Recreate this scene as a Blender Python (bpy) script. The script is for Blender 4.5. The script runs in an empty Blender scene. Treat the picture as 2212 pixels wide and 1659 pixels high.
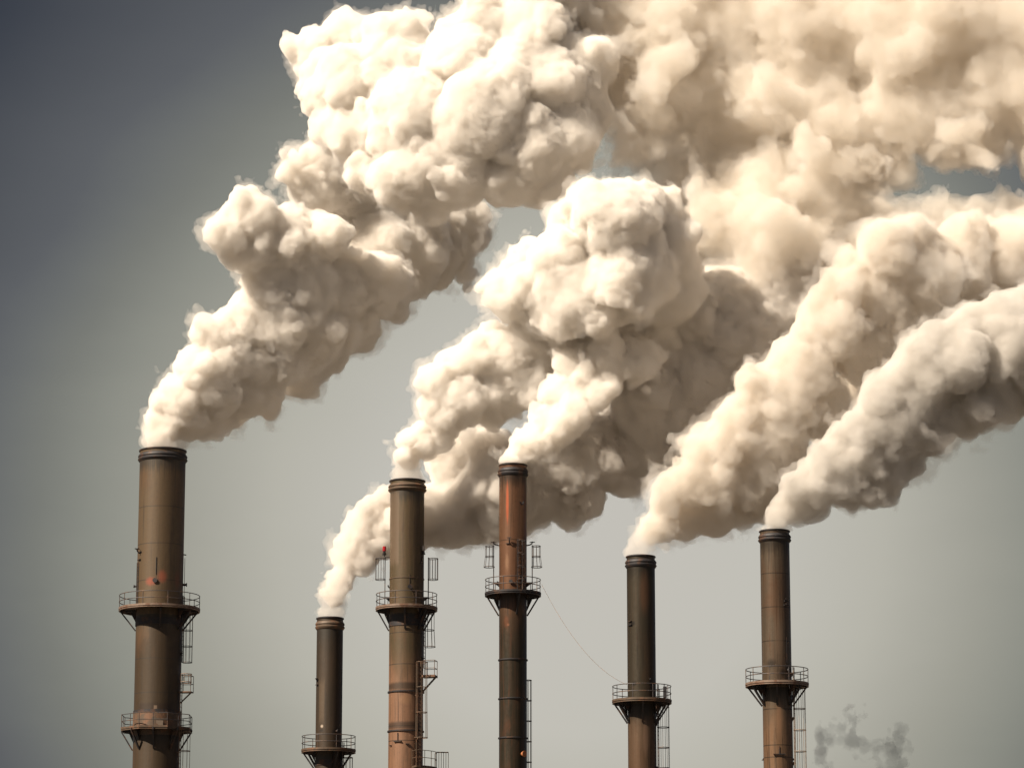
import bpy, math, random, time
import numpy as np
T0 = time.time()
sc = bpy.context.scene
COL = sc.collection

# ------------------------------------------------------------------ camera
F = 7103.0; CX, CY = 1106.0, 829.5          # focal length and centre in units of a 2212 wide frame
PITCH = math.radians(12.0); CAMZ = 1.7
cp, sp = math.cos(PITCH), math.sin(PITCH)
cam = bpy.data.objects.new('camera', bpy.data.cameras.new('camera')); COL.objects.link(cam); sc.camera = cam
cam.data.sensor_width = 36; cam.data.lens = 36 * F / 2212; cam.data.clip_start = 0.5; cam.data.clip_end = 9000
cam.location = (0, 0, CAMZ); cam.rotation_euler = (math.radians(90) + PITCH, 0, 0)

def at(x, y, D):
    """world point seen at frame position x, y, at ground distance D"""
    u = (x - CX) / F; v = (CY - y) / F
    d = (u, cp - v * sp, sp + v * cp); t = D / d[1]
    return np.array((d[0] * t, D, CAMZ + d[2] * t))
def mpv(D, z=35.0):
    """metres per frame unit at distance D and height z"""
    return (D * cp + (z - CAMZ) * sp) / F

# ------------------------------------------------------------------ node helpers
class NT:
    def __init__(s, tree): s.t = tree; s.n = tree.nodes; s.l = tree.links; s.n.clear()
    def node(s, typ, **kw):
        n = s.n.new(typ)
        for k, v in kw.items(): setattr(n, k, v)
        return n
    def put(s, sock, v):
        if isinstance(v, bpy.types.NodeSocket): s.l.new(v, sock)
        elif v is not None: sock.default_value = v
    def math(s, op, a, b=None, c=None, clamp=False):
        n = s.node('ShaderNodeMath', operation=op, use_clamp=clamp)
        s.put(n.inputs[0], a)
        if b is not None: s.put(n.inputs[1], b)
        if c is not None: s.put(n.inputs[2], c)
        return n.outputs[0]
    def mix(s, fac, a, b, typ='MIX'):
        n = s.node('ShaderNodeMix', data_type='RGBA', blend_type=typ)
        s.put(n.inputs[0], fac); s.put(n.inputs[6], a); s.put(n.inputs[7], b)
        return n.outputs[2]
    def ramp(s, fac, stops):
        n = s.node('ShaderNodeValToRGB'); e = n.color_ramp.elements
        e[0].position = 0.0; e[1].position = 1.0
        for p, c in stops[1:-1]: e.new(p)
        for i, (p, c) in enumerate(stops): e[i].color = (c if len(c) == 4 else (*c, 1))
        s.put(n.inputs[0], fac)
        return n.outputs[0]
    def step(s, v, a, b):
        n = s.node('ShaderNodeMapRange', interpolation_type='SMOOTHSTEP')
        s.put(n.inputs[0], v); s.put(n.inputs[1], a); s.put(n.inputs[2], b)
        return n.outputs[0]
    def noise(s, vec, scale, detail=4, rough=0.6):
        n = s.node('ShaderNodeTexNoise'); s.put(n.inputs['Vector'], vec)
        n.inputs['Scale'].default_value = scale; n.inputs['Detail'].default_value = detail
        n.inputs['Roughness'].default_value = rough
        return n.outputs['Fac']
    def mapping(s, vec, scale=(1, 1, 1), loc=(0, 0, 0)):
        n = s.node('ShaderNodeMapping'); s.put(n.inputs[0], vec)
        n.inputs['Scale'].default_value = scale; n.inputs['Location'].default_value = loc
        return n.outputs[0]

# ------------------------------------------------------------------ world, sun, exposure
SUN_AZ = math.radians(-124)      # sun stands behind the camera, to the left (azimuth from +Y, clockwise)
SUN_EL = math.radians(42)
to_sun = (math.sin(SUN_AZ) * math.cos(SUN_EL), math.cos(SUN_AZ) * math.cos(SUN_EL), math.sin(SUN_EL))
world = bpy.data.worlds.new('World'); sc.world = world; world.use_nodes = True
w = NT(world.node_tree)
tc = w.node('ShaderNodeTexCoord')
sx = w.node('ShaderNodeSeparateXYZ'); w.put(sx.inputs[0], tc.outputs['Generated'])
g_ = at(1500 / 1.2107, 1400 / 1.2107, 1000.0) - np.array((0, 0, CAMZ)); g_ /= np.linalg.norm(g_)     # brightest part of the hazy sky
dv = w.node('ShaderNodeVectorMath', operation='DOT_PRODUCT'); w.put(dv.inputs[0], tc.outputs['Generated']); dv.inputs[1].default_value = tuple(g_)
ang = w.math('ARCCOSINE', dv.outputs['Value'])
soft = w.noise(w.mapping(tc.outputs['Generated'], (1, 1, 2.5)), 7.0, 5, 0.55)           # uneven haze
ang = w.math('ADD', ang, w.math('MULTIPLY', w.math('SUBTRACT', soft, 0.5), 0.022))
haze_sky = w.ramp(w.math('MULTIPLY', ang, 2.0), [(0.0, (.56, .535, .482)), (0.116, (.55, .53, .472)), (0.181, (.475, .46, .395)), (0.244, (.345, .338, .285)),
                 (0.286, (.262, .264, .225)), (0.32, (.19, .193, .17)), (0.349, (.142, .147, .142)), (0.372, (.108, .112, .118)), (0.469, (.038, .042, .053)), (1.0, (.11, .125, .155))])
sky = w.node('ShaderNodeTexSky', sky_type='NISHITA')
sky.sun_disc = False; sky.sun_elevation = SUN_EL; sky.sun_rotation = SUN_AZ; sky.dust_density = 4
sk = w.mix(1.0, sky.outputs[0], (.10, .10, .10, 1), 'MULTIPLY')
col = w.mix(0.95, sk, haze_sky)
bg = w.node('ShaderNodeBackground'); w.put(bg.inputs[0], col); bg.inputs[1].default_value = 0.473
out = w.node('ShaderNodeOutputWorld'); w.put(out.inputs[0], bg.outputs[0])

sun = bpy.data.lights.new('sun', 'SUN'); sun.energy = 5.0; sun.angle = math.radians(0.5); sun.color = (1.0, 0.865, 0.70)
so = bpy.data.objects.new('sun', sun); COL.objects.link(so)
from mathutils import Vector
so.rotation_euler = Vector(to_sun).to_track_quat('Z', 'Y').to_euler(); so.location = (-60, -60, 90)

vs = sc.view_settings
vs.view_transform = 'Standard'; vs.look = 'None'; vs.exposure = 1.08; vs.gamma = 1.0; vs.use_curve_mapping = False
sc.display_settings.display_device = 'sRGB'
cy = sc.cycles
cy.max_bounces = 24; cy.volume_bounces = 18; cy.diffuse_bounces = 3; cy.glossy_bounces = 3; cy.transparent_max_bounces = 64
cy.use_denoising = True
try: cy.denoiser = 'OPENIMAGEDENOISE'
except Exception: pass
cy.sample_clamp_indirect = 6.0
cy.use_adaptive_sampling = True; cy.adaptive_threshold = 0.02

def tag(o, label=None, cat=None, group=None, kind=None):
    if label: o['label'] = label
    if cat: o['category'] = cat
    if group: o['group'] = group
    if kind: o['kind'] = kind
    return o
def empty(name, loc):
    o = bpy.data.objects.new(name, None); COL.objects.link(o); o.location = loc; return o
# ------------------------------------------------------------------ ground
class MB:
    """collects shapes and links them as ONE mesh object"""
    def __init__(s): s.v = []; s.f = []
    def add(s, vs_, fs):
        b = len(s.v); s.v += [tuple(map(float, p)) for p in vs_]; s.f += [tuple(i + b for i in q) for q in fs]
    def lathe(s, prof, n=64, cx=0, cy_=0, a0=0.0, a1=None, close=False):
        full = a1 is None; a1 = 2 * math.pi if full else a1
        m = n if full else n + 1; vs_ = []; k = len(prof)
        for i in range(m):
            a = a0 + (a1 - a0) * i / n
            for r, z in prof: vs_.append((cx + r * math.sin(a), cy_ - r * math.cos(a), z))
        fs = []; cols = n
        for i in range(cols):
            j = (i + 1) % m
            for q in range(k - (0 if close else 1)):
                q2 = (q + 1) % k
                fs.append((i * k + q, j * k + q, j * k + q2, i * k + q2))
        s.add(vs_, fs)
        if not full and close:
            s.add([vs_[q] for q in range(k)], [tuple(range(k))]); s.add([vs_[n * k + q] for q in range(k)], [tuple(range(k))[::-1]])
    def tube(s, pts, r, n=6, closed=False):
        pts = [np.array(p, float) for p in pts]; m = len(pts); vs_ = []; up0 = None
        for i, p in enumerate(pts):
            a = pts[(i - 1) % m] if (closed or i > 0) else p; b = pts[(i + 1) % m] if (closed or i < m - 1) else p
            d = b - a; d = d / (np.linalg.norm(d) + 1e-9)
            h = np.array((0, 0, 1.0)) if abs(d[2]) < 0.9 else np.array((1.0, 0, 0))
            u = np.cross(d, h); u /= np.linalg.norm(u); w_ = np.cross(d, u)
            for k in range(n):
                t = 2 * math.pi * k / n; vs_.append(p + r * (u * math.cos(t) + w_ * math.sin(t)))
        fs = []
        for i in range(m if closed else m - 1):
            j = (i + 1) % m
            for k in range(n): fs.append((i * n + k, i * n + (k + 1) % n, j * n + (k + 1) % n, j * n + k))
        if not closed:
            fs.append(tuple(range(n))[::-1]); fs.append(tuple((m - 1) * n + k for k in range(n)))
        s.add(vs_, fs)
    def beam(s, a, b, wid, hei, side=None):
        a = np.array(a, float); b = np.array(b, float); d = b - a; d /= np.linalg.norm(d)
        h = np.array(side, float) if side is not None else (np.array((0, 0, 1.0)) if abs(d[2]) < 0.95 else np.array((1.0, 0, 0)))
        u = np.cross(d, h); u /= np.linalg.norm(u); w_ = np.cross(u, d)
        vs_ = []
        for p in (a, b):
            for x, y in ((-1, -1), (1, -1), (1, 1), (-1, 1)): vs_.append(p + u * x * wid / 2 + w_ * y * hei / 2)
        s.add(vs_, [(0, 1, 5, 4), (1, 2, 6, 5), (2, 3, 7, 6), (3, 0, 4, 7), (3, 2, 1, 0), (4, 5, 6, 7)])
    def prism(s, poly, a, b):
        """poly of 3-D points extruded by vector from a to b"""
        off = np.array(b, float) - np.array(a, float); n = len(poly)
        P = [np.array(p, float) for p in poly]
        s.add(P + [p + off for p in P], [tuple(range(n))[::-1], tuple(range(n, 2 * n))] + [(i, (i + 1) % n, n + (i + 1) % n, n + i) for i in range(n)])
    def build(s, name, mat, parent=None, smooth=False):
        me = bpy.data.meshes.new(name); me.from_pydata(s.v, [], s.f); me.validate(); me.update()
        if smooth:
            me.polygons.foreach_set('use_smooth', [True] * len(me.polygons))
            try: me.set_sharp_from_angle(angle=math.radians(35))
            except Exception: pass
        o = bpy.data.objects.new(name, me); COL.objects.link(o); me.materials.append(mat)
        if parent: o.parent = parent
        return o

def pol(r, a, z=0.0):
    """point at angle a (0 = towards the camera, positive = to the right) around the stack axis"""
    return np.array((r * math.sin(a), -r * math.cos(a), z))

def principled(name):
    m = bpy.data.materials.new(name); m.use_nodes = True; t = NT(m.node_tree)
    b = t.node('ShaderNodeBsdfPrincipled'); o = t.node('ShaderNodeOutputMaterial'); t.put(o.inputs[0], b.outputs[0])
    return m, t, b

def steel(name, base, rust, metallic=0.3, rough=0.55, rust_lo=0.48, rust_hi=0.62, scale=1.5):
    m, t, b = principled(name)
    tcn = t.node('ShaderNodeTexCoord'); v = tcn.outputs['Object']
    n1 = t.noise(v, scale, 6, 0.65)
    c = t.mix(t.step(n1, rust_lo, rust_hi), (*base, 1), (*rust, 1))
    n2 = t.noise(v, scale * 6, 4, 0.6)
    c = t.mix(t.math('MULTIPLY', t.step(n2, 0.4, 0.7), 0.35), c, (base[0] * .5, base[1] * .5, base[2] * .5, 1))
    t.put(b.inputs['Base Color'], c); b.inputs['Metallic'].default_value = metallic; b.inputs['Roughness'].default_value = rough
    return m

def shaft_material(name, top, low, z_lo, z_hi, rust=(.16, .07, .03), dark=(.035, .03, .024), streak=0.5, pale=(.34, .24, .17), pale_amt=0.0,
                   metallic=0.35, rough=0.42, seams=(), patches=(), collars=(), seed=0.0, blotch=0.5):
    m, t, b = principled(name)
    tcn = t.node('ShaderNodeTexCoord'); v = tcn.outputs['Object']
    s_ = t.node('ShaderNodeSeparateXYZ'); t.put(s_.inputs[0], v)
    z = s_.outputs[2]; ang = t.math('ARCTAN2', s_.outputs[0], t.math('MULTIPLY', s_.outputs[1], -1.0))
    streak = min(.9, streak * 1.6); blotch = min(.9, blotch * 1.3)
    blot = t.noise(t.mapping(v, (1, 1, .35), (seed, seed * 2, 0)), 0.45, 5, 0.6)
    fine = t.noise(t.mapping(v, (1, 1, 1), (seed, 3, 1)), 3.5, 6, 0.7)
    strk = t.noise(t.mapping(v, (3.2, 3.2, .16), (seed, 0, seed)), 1.0, 7, 0.62)
    strk2 = t.noise(t.mapping(v, (9, 9, .35), (2, seed, 7)), 1.0, 6, 0.6)
    g = t.math('ADD', z, t.math('MULTIPLY', t.math('SUBTRACT', blot, 0.5), 8.0))
    c = t.mix(t.step(g, z_lo, z_hi), (*low, 1), (*top, 1))
    if pale_amt: c = t.mix(t.math('MULTIPLY', t.step(strk, 0.42, 0.68), pale_amt), c, (*pale, 1))
    c = t.mix(t.math('MULTIPLY', t.step(blot, 0.5, 0.72), blotch), c, (*rust, 1))
    c = t.mix(t.math('MULTIPLY', t.step(t.math('ADD', t.math('MULTIPLY', strk, .6), t.math('MULTIPLY', strk2, .4)), 0.50, 0.66), streak), c, (*dark, 1))
    c = t.mix(t.math('MULTIPLY', t.step(strk2, 0.54, 0.72), streak * 0.6), c, (*rust, 1))
    c = t.mix(t.math('MULTIPLY', t.step(fine, 0.45, 0.75), 0.25), c, (*dark, 1))
    for zc in collars:          # dark streaks running down below platforms and flanges
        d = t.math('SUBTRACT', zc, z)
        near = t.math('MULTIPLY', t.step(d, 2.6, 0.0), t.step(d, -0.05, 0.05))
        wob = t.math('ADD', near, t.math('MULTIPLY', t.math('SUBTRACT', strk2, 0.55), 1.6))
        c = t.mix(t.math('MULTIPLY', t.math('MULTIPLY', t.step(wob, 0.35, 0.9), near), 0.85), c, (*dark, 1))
    for zs in seams:
        wz = t.math('ADD', z, t.math('MULTIPLY', t.math('SUBTRACT', fine, 0.5), 0.03))
        k = t.math('LESS_THAN', t.math('ABSOLUTE', t.math('SUBTRACT', wz, zs)), 0.032)
        c = t.mix(t.math('MULTIPLY', k, 0.75), c, (*dark, 1))
    for a0, aw, z0, z1, pc, soft, amt in patches:
        da = t.math('ABSOLUTE', t.math('SUBTRACT', ang, a0)); zm = (z0 + z1) / 2; zh = (z1 - z0) / 2
        dz = t.math('ABSOLUTE', t.math('SUBTRACT', z, zm))
        e = t.math('MAXIMUM', t.math('DIVIDE', da, aw), t.math('DIVIDE', dz, zh)) if soft < 0.5 else \
            t.math('SQRT', t.math('ADD', t.math('POWER', t.math('DIVIDE', da, aw), 2.0), t.math('POWER', t.math('DIVIDE', dz, zh), 2.0)))
        e = t.math('ADD', e, t.math('MULTIPLY', t.math('SUBTRACT', strk2, 0.5), 0.5))
        c = t.mix(t.math('MULTIPLY', t.step(e, 1.08, 1.0 - soft), amt), c, (*pc, 1))
    c = t.mix(1.0, c, (.54, .505, .43, 1), 'MULTIPLY')
    t.put(b.inputs['Base Color'], c); b.inputs['Metallic'].default_value = metallic
    t.put(b.inputs['Roughness'], t.math('ADD', t.math('MULTIPLY', fine, 0.22), rough - 0.08))
    bp = t.node('ShaderNodeBump'); bp.inputs['Strength'].default_value = 0.25; bp.inputs['Distance'].default_value = 0.05
    t.put(bp.inputs['Height'], t.math('ADD', strk, t.math('MULTIPLY', fine, 0.5))); t.put(b.inputs['Normal'], bp.outputs[0])
    return m

gm, t, b = principled('dry_ground')
tcn = t.node('ShaderNodeTexCoord')
c = t.mix(t.step(t.noise(tcn.outputs['Object'], 0.02, 8, .65), .42, .6), (.10, .085, .07, 1), (.06, .055, .045, 1))
c = t.mix(t.math('MULTIPLY', t.noise(tcn.outputs['Object'], 1.2, 6, .7), .4), c, (.13, .115, .095, 1))
t.put(b.inputs['Base Color'], c); b.inputs['Roughness'].default_value = .95
g = MB(); N = 24
gv = [(x / N * 9000 - 4500, y / N * 9000 - 4500, 0) for y in range(N + 1) for x in range(N + 1)]
g.add(gv, [(y * (N + 1) + x, y * (N + 1) + x + 1, (y + 1) * (N + 1) + x + 1, (y + 1) * (N + 1) + x) for y in range(N) for x in range(N)])
tag(g.build('ground', gm), kind='structure')

# ------------------------------------------------------------------ chimneys
M_BLACK = steel('sooty_steel', (.020, .018, .020), (.06, .03, .018), .3, .6)
M_BROWN = steel('weathered_steel', (.075, .05, .032), (.13, .065, .035), .25, .6)
M_RAIL = steel('rail_steel', (.045, .04, .042), (.12, .07, .045), .4, .5)
M_DECK_LIT = steel('sunlit_deck_steel', (.17, .12, .09), (.12, .06, .035), .25, .55)  # lighter deck steel; sunlit platform edges put into its colour
M_PALE = steel('pale_steel', (.22, .17, .13), (.14, .07, .04), .3, .5)
D1, D2, D3, D4, D5, D6 = 262.0, 254.0, 251.0, 248.0, 240.0, 236.5

class Stack:
    def __init__(s, xt, yt, xb, D, rad, label, name='chimney'):
        s.D = D; top = at(xt, yt, D); s.x = top[0]
        s.zt = top[2]; s.k = mpv(D, s.zt); s.R = rad * s.k
        s.o = tag(empty(name, (s.x, D, 0)), label, 'chimney', 'factory chimneys standing in a row')
    def z(s, y, front=0.0): return float(at(CX, y, s.D - front)[2])
    def m(s, v): return v * s.k
    def shaft(s, mat, prof=None, wall=0.06):
        mb = MB(); R = s.R
        prof = prof or [(R, 0), (R, s.zt)]
        p = []
        for (r0, z0), (r1, z1) in zip(prof[:-1], prof[1:]):
            n = max(1, int((z1 - z0) / 1.5))
            p += [(r0 + (r1 - r0) * i / n, z0 + (z1 - z0) * i / n) for i in range(n)]
        p.append(prof[-1]); rt = prof[-1][0]
        p += [(rt - wall, prof[-1][1]), (rt - wall, prof[-1][1] - 6.0), (0.01, prof[-1][1] - 6.01)]
        mb.lathe(p, 72); return mb.build('shaft', mat, s.o, True)
    def rim(s, mat, mat2, R=None):
        R = R or s.R; zt = s.zt; h = s.m(1.0); lip = 0.085 * R / 0.9 if R < 1.4 else .11
        mb = MB(); e = .004
        z0 = zt + .02
        mb.lathe([(R + e, z0 - 27 * h), (R + e + .04, z0 - 26 * h), (R + e + lip * 1.35, z0 - 22 * h), (R + e + lip * 1.35, z0 - 20.5 * h), (R + lip * .8, z0 - 19 * h), (R + lip * .8, z0 - 17 * h),
                  (R + lip * 1.25, z0 - 15.5 * h), (R + lip * 1.25, z0 - 13.5 * h), (R + lip * .5, z0 - 10 * h), (R + e, z0 - 9 * h)], 72)
        a = mb.build('rim', mat, s.o, True)
        mb = MB(); mb.lathe([(R + e, z0 - 4 * h), (R + lip * .7, z0 - 3 * h), (R + lip * .7, z0 - .8 * h), (R + e * 2, z0), (R - .07, z0), (R - .07, z0 - 5 * h)], 72)
        mb.build('top_ring', mat2, s.o, True)
        return a
    def band(s, y, mat, w_=0.05, out_=0.09, R=None):
        R = R or s.R; z = s.z(y, s.R); mb = MB()
        mb.lathe([(R + .003, z - w_), (R + out_, z - w_), (R + out_, z + w_), (R + .003, z + w_)], 64)
        return mb.build('flange', mat, s.o, True)
    def platform(s, y, Rp, mats, rail_h=1.05, n_post=10, br_a=(), br_drop=1.5, octo=False, deck=0.22, Rs=None, gap=None, seg=None):
        """y = frame height of the deck's front edge, Rp = radius in frame units"""
        Rp = s.m(Rp); Rs = Rs or s.R; zd = s.z(y, Rp); n = seg or (8 if octo else 72); off = math.radians(22.5) if octo else 0
        mdeck, mrail, mbr = mats
        mb = MB(); mb.lathe([(Rs + .02, zd), (Rp - .03, zd), (Rp - .03, zd + .05), (Rp, zd + .05), (Rp, zd - deck * .45), (Rp - .05, zd - deck * .5), (Rp - .05, zd - deck * .8),
                             (Rp - .01, zd - deck * .85), (Rp - .01, zd - deck), (Rp - .12, zd - deck), (Rp - .12, zd - .06), (Rs + .02, zd - .06)], n, a0=off, a1=off + 2 * math.pi - 1e-4, close=True)
        pf = mb.build('platform', mdeck, s.o, not octo)
        mb = MB(); Rr = Rp - .05 if not octo else Rp - .06; tr = .032
        for hh in (rail_h, rail_h * .5):
            mb.tube([pol(Rr, off + 2 * math.pi * i / n, zd + hh) for i in range(n)], tr, 6, True)
        for i in range(n_post if not octo else 16):
            a = 2 * math.pi * (i + .5) / (n_post if not octo else 16)
            rr = Rr if not octo else Rr * (1 if i % 2 == 1 else 0.93)
            if octo: a = off + math.pi / 8 * i; rr = Rr * (1 if i % 2 == 0 else math.cos(math.pi / 8))
            mb.tube([pol(rr, a, zd - deck * .4), pol(rr, a, zd + rail_h)], .029, 6)
        mb.build('handrail', mrail, pf)
        for a in br_a:
            mb = MB(); ro = Rp - .14; zb = zd - deck - .02
            side = pol(1, a + math.pi / 2)
            mb.beam(pol(Rs + .0, a, zd - .17), pol(ro, a, zd - .17), .10, .20)
            mb.beam(pol(ro - .05, a, zd - .25), pol(Rs + .03, a, zd - br_drop), .11, .14, side=side)
            q = side * .02
            mb.prism([pol(Rs, a, zd - .28) - q, pol(Rs + (ro - Rs) * .38, a, zd - .28) - q, pol(Rs + .02, a, zd - br_drop * .62) - q], -q, q)
            mb.build('bracket', mbr, pf)
        return pf, zd
    def collar(s, zc, h, mat, R=None):
        R = R or s.R; mb = MB(); mb.lathe([(R + .003, zc - h), (R + .05, zc - h), (R + .05, zc + h), (R + .003, zc + h)], 64)
        return mb.build('collar', mat, s.o, True)
    def ladder(s, a, z0, z1, mat, gapr=.16, cage=None, cage_mat=None, hoop=1.3, cr=.38, top_flare=0.0, R=None, n_bar=7, pair=0.2, bot_flare=0.0, wide=1.0):
        R = R or s.R; rl = R + gapr; side = pol(1, a + math.pi / 2); radial = pol(1, a)
        mb = MB()
        for q in (-pair, pair): mb.beam(pol(rl, a, z0) + side * q, pol(rl, a, z1) + side * q, .045, .06)
        nz = int((z1 - z0) / .30)
        for i in range(1, nz): mb.tube([pol(rl, a, z0 + i * .3) - side * pair, pol(rl, a, z0 + i * .3) + side * pair], .021, 5)
        zz = z0 + .8
        while zz < z1 - .3:
            for q in (-pair, pair): mb.beam(pol(R, a, zz) + side * q - radial * .05, pol(rl, a, zz) + side * q, .05, .07)
            mb.prism([pol(R, a, zz), pol(rl, a, zz), pol(R, a, zz - .30)], (0, 0, 0), side * .03)
            zz += 3.2
        ld = mb.build('ladder', mat, s.o)
        for (c0, c1) in (cage or []):
            mb = MB(); nh = max(2, int(round((c1 - c0) / hoop)) + 1); cen = rl + cr * .85
            def rad(zf): return cr * (1 + top_flare * max(0, (zf - .6) / .4) + bot_flare * max(0, (.5 - zf) / .5))
            def pt(th, zf, z):
                r = rad(zf); c = cen + (r - cr) * .5
                return pol(1, a) * (c + r * math.cos(th)) + side * (r * wide * math.sin(th)) + np.array((0, 0, z))
            for i in range(nh):
                zf = i / (nh - 1); z = c0 + (c1 - c0) * zf
                mb.tube([pt(math.radians(-158 + 316 * k / 18), zf, z) for k in range(19)], .03, 5)
            for k in range(n_bar):
                th = math.radians(-125 + 250 * k / (n_bar - 1))
                mb.tube([pt(th, i / 8, c0 + (c1 - c0) * i / 8) for i in range(9)], .017, 4)
            mb.build('safety_cage', cage_mat or mat, ld)
        return ld
    def nozzle(s, a, z, mat, r=.10, ln=.28, R=None):
        R = R or s.R; mb = MB(); p0 = pol(R - .03, a, z); p1 = pol(R + ln, a, z); d = pol(1, a)
        mb.tube([p0, p1], r, 12); mb.tube([p1 - d * .05, p1 + d * .02], r * 1.5, 12)
        return mb.build('nozzle', mat, s.o)
    def davit(s, a, z, mat, h=.28, ln=.30, head=.42, R=None):
        R = R or s.R; mb = MB(); side = pol(1, a + math.pi / 2)
        mb.tube([pol(R - .02, a, z - .08), pol(R + ln * .6, a, z - .02), pol(R + ln, a, z + h * .5), pol(R + ln, a, z + h)], .05, 8)
        mb.beam(pol(R + ln, a, z + h) - side * head / 2, pol(R + ln, a, z + h) + side * head / 2, .12, .05)
        if abs(math.sin(a)) > .7: mb.beam(pol(R + ln - head / 2, a, z + h), pol(R + ln + head / 2, a, z + h), .08, .05)
        return mb.build('support_arm', mat, s.o)
    def lug(s, a, z, mat, w_=.4, stem=.3, R=None):
        R = R or s.R; mb = MB(); side = pol(1, a + math.pi / 2)
        mb.beam(pol(R + .04, a, z) - side * w_ / 2, pol(R + .04, a, z) + side * w_ / 2, .16, .05)
        if stem: mb.beam(pol(R + .03, a, z), pol(R + .03, a, z + stem), .06, .06)
        return mb.build('lug', mat, s.o)
    def beacon(s, a, ro, z, lens, R=None):
        R = R or s.R; mb = MB(); p = pol(R + ro, a, z)
        mb.tube([pol(R - .02, a, z - .18), pol(R + ro * .7, a, z - .20), p + (0, 0, -.12), p], .025, 8)
        for q in range(3): mb.lathe([(0.001, z + q * .07), (.17 - q * .015, z + q * .07), (.17 - q * .015, z + .03 + q * .07), (.001, z + .03 + q * .07)], 20, p[0], p[1])
        mb.lathe([(.001, z + .2), (.10, z + .2), (.11, z + .30), (.001, z + .30)], 20, p[0], p[1])
        bo = mb.build('beacon', M_BLACK, s.o, True)
        mb = MB(); mb.lathe([(.001, z + .301), (.135, z + .301), (.14, z + .5), (.13, z + .66), (.001, z + .68)], 20, p[0], p[1])
        mb.build('lens', lens, bo, True)
        return bo

def lens_mat(name, col, em):
    m, t, b = principled(name); b.inputs['Base Color'].default_value = (*col, 1); b.inputs['Roughness'].default_value = .25
    tcn = t.node('ShaderNodeTexCoord'); c = t.mix(t.noise(tcn.outputs['Object'], 9, 3, .5), (*col, 1), (col[0] * .6, col[1] * .6, col[2] * .6, 1)); t.put(b.inputs['Base Color'], c)
    if em: b.inputs['Emission Color'].default_value = (*col, 1); b.inputs['Emission Strength'].default_value = em
    return m
R_ = math.radians
# --- 1: the thick one at the far left
S = Stack(352, 974, 338, D1, 49.3, 'thickest chimney, brown with faded red patches and two ringed platforms, at the far left')
zp = S.z(1303, S.m(87)); zq = S.z(1566, S.m(78))
def za(S, y): return S.z(y, S.R)
seams = [za(S, y) for y in (1092, 1172, 1251, 1420, 1494)]
mt = shaft_material('brown_shaft', (.135, .092, .052), (.064, .040, .018), zp - 2.5, zp - .2, rust=(.15, .075, .035), streak=.35, seams=seams, blotch=.45, seed=1.3, metallic=.2, rough=.5, collars=(zp - .6, zq - .2, S.zt - .9),
    patches=[(-.30, .34, za(S, 1264) - .1, za(S, 1243), (.40, .085, .045), .7, .7), (.20, .26, za(S, 1262), za(S, 1232) + .2, (.38, .10, .055), .7, .7), (.95, .22, za(S, 1275), za(S, 1225), (.26, .085, .045), .8, .5),
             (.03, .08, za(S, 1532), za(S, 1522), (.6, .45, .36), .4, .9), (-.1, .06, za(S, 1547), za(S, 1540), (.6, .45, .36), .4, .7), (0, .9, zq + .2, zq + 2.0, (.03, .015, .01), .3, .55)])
S.shaft(mt); S.rim(M_BLACK, M_BLACK)
S.platform(1303, 87, (M_DECK_LIT, M_RAIL, M_BLACK), n_post=10, br_a=[R_(a) for a in (-90, 8, 60, 90, 135, 180, 225)], br_drop=1.75)
S.collar(zp - 1.12, .27, M_BLACK)
S.platform(1566, 79, (M_BROWN, M_RAIL, M_BLACK), octo=True, br_a=[R_(a) for a in (-88, -40, 0, 42, 88, 140, 220)], br_drop=1.7)
S.collar(zq + .30, .9, M_BROWN); S.collar(zq + 1.3, .12, M_BLACK)
for i in range(9): pass
S.ladder(R_(80), S.z(1432), zp + 1.0, M_RAIL, cage=[(S.z(1432), zp - .5)], hoop=1.45, cr=.42)
S.ladder(R_(74), 1.0, S.z(1458), M_PALE, cage=[(S.z(1475), S.z(1458)), (2.0, zq - .3)], hoop=1.5, cr=.46)
mb = MB(); z5 = S.z(1496)
mb.beam(pol(S.R, R_(80), z5), pol(S.R + 1.0, R_(80), z5), .9, .08); mb.beam(pol(S.R + .9, R_(80), z5 - .05), pol(S.R, R_(80), z5 - .9), .08, .10)
for q in (-.42, .42):
    sd = pol(1, R_(170)) * q
    for rr in (.15, .98): mb.tube([pol(S.R + rr, R_(80), z5) + sd, pol(S.R + rr, R_(80), z5 + 1.3) + sd], .024, 5)
    for hh in (.65, 1.3): mb.tube([pol(S.R + .1, R_(80), z5 + hh) + sd, pol(S.R + .98, R_(80), z5 + hh) + sd], .024, 5)
for hh in (.65, 1.3): mb.tube([pol(S.R + .98, R_(80), z5 + hh) + pol(.42, R_(170)), pol(S.R + .98, R_(80), z5 + hh) - pol(.42, R_(170))], .024, 5)
mb.build('landing', M_BROWN, S.o)
S.nozzle(R_(-6), za(S, 1253), M_BLACK, .13, .10); S.nozzle(R_(96), S.z(1262), M_BLACK, .10, .3); S.nozzle(R_(-92), S.z(1266), M_BLACK, .08, .25)
S.davit(R_(-55), za(S, 1190), M_BLACK); S.lug(R_(-58), za(S, 1205), M_BLACK, .45, 0)
mb = MB(); mb.tube([pol(S.R + .03, R_(-4), za(S, 1240)), pol(S.R + .03, R_(-4), za(S, 1203))], .03, 6); mb.build('pipe', M_BLACK, S.o)
mb = MB(); zt_ = za(S, 1210)
for q in (-1, 1): mb.beam(pol(S.R + .06, R_(-66 + q * 5), zp), pol(S.R + .06, R_(-66 + q * 5), zt_), .05, .05)
for i in range(int((zt_ - zp) / .3)): mb.tube([pol(S.R + .06, R_(-71), zp + i * .3), pol(S.R + .06, R_(-61), zp + i * .3)], .016, 4)
mb.build('ladder', M_BLACK, S.o)
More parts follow.
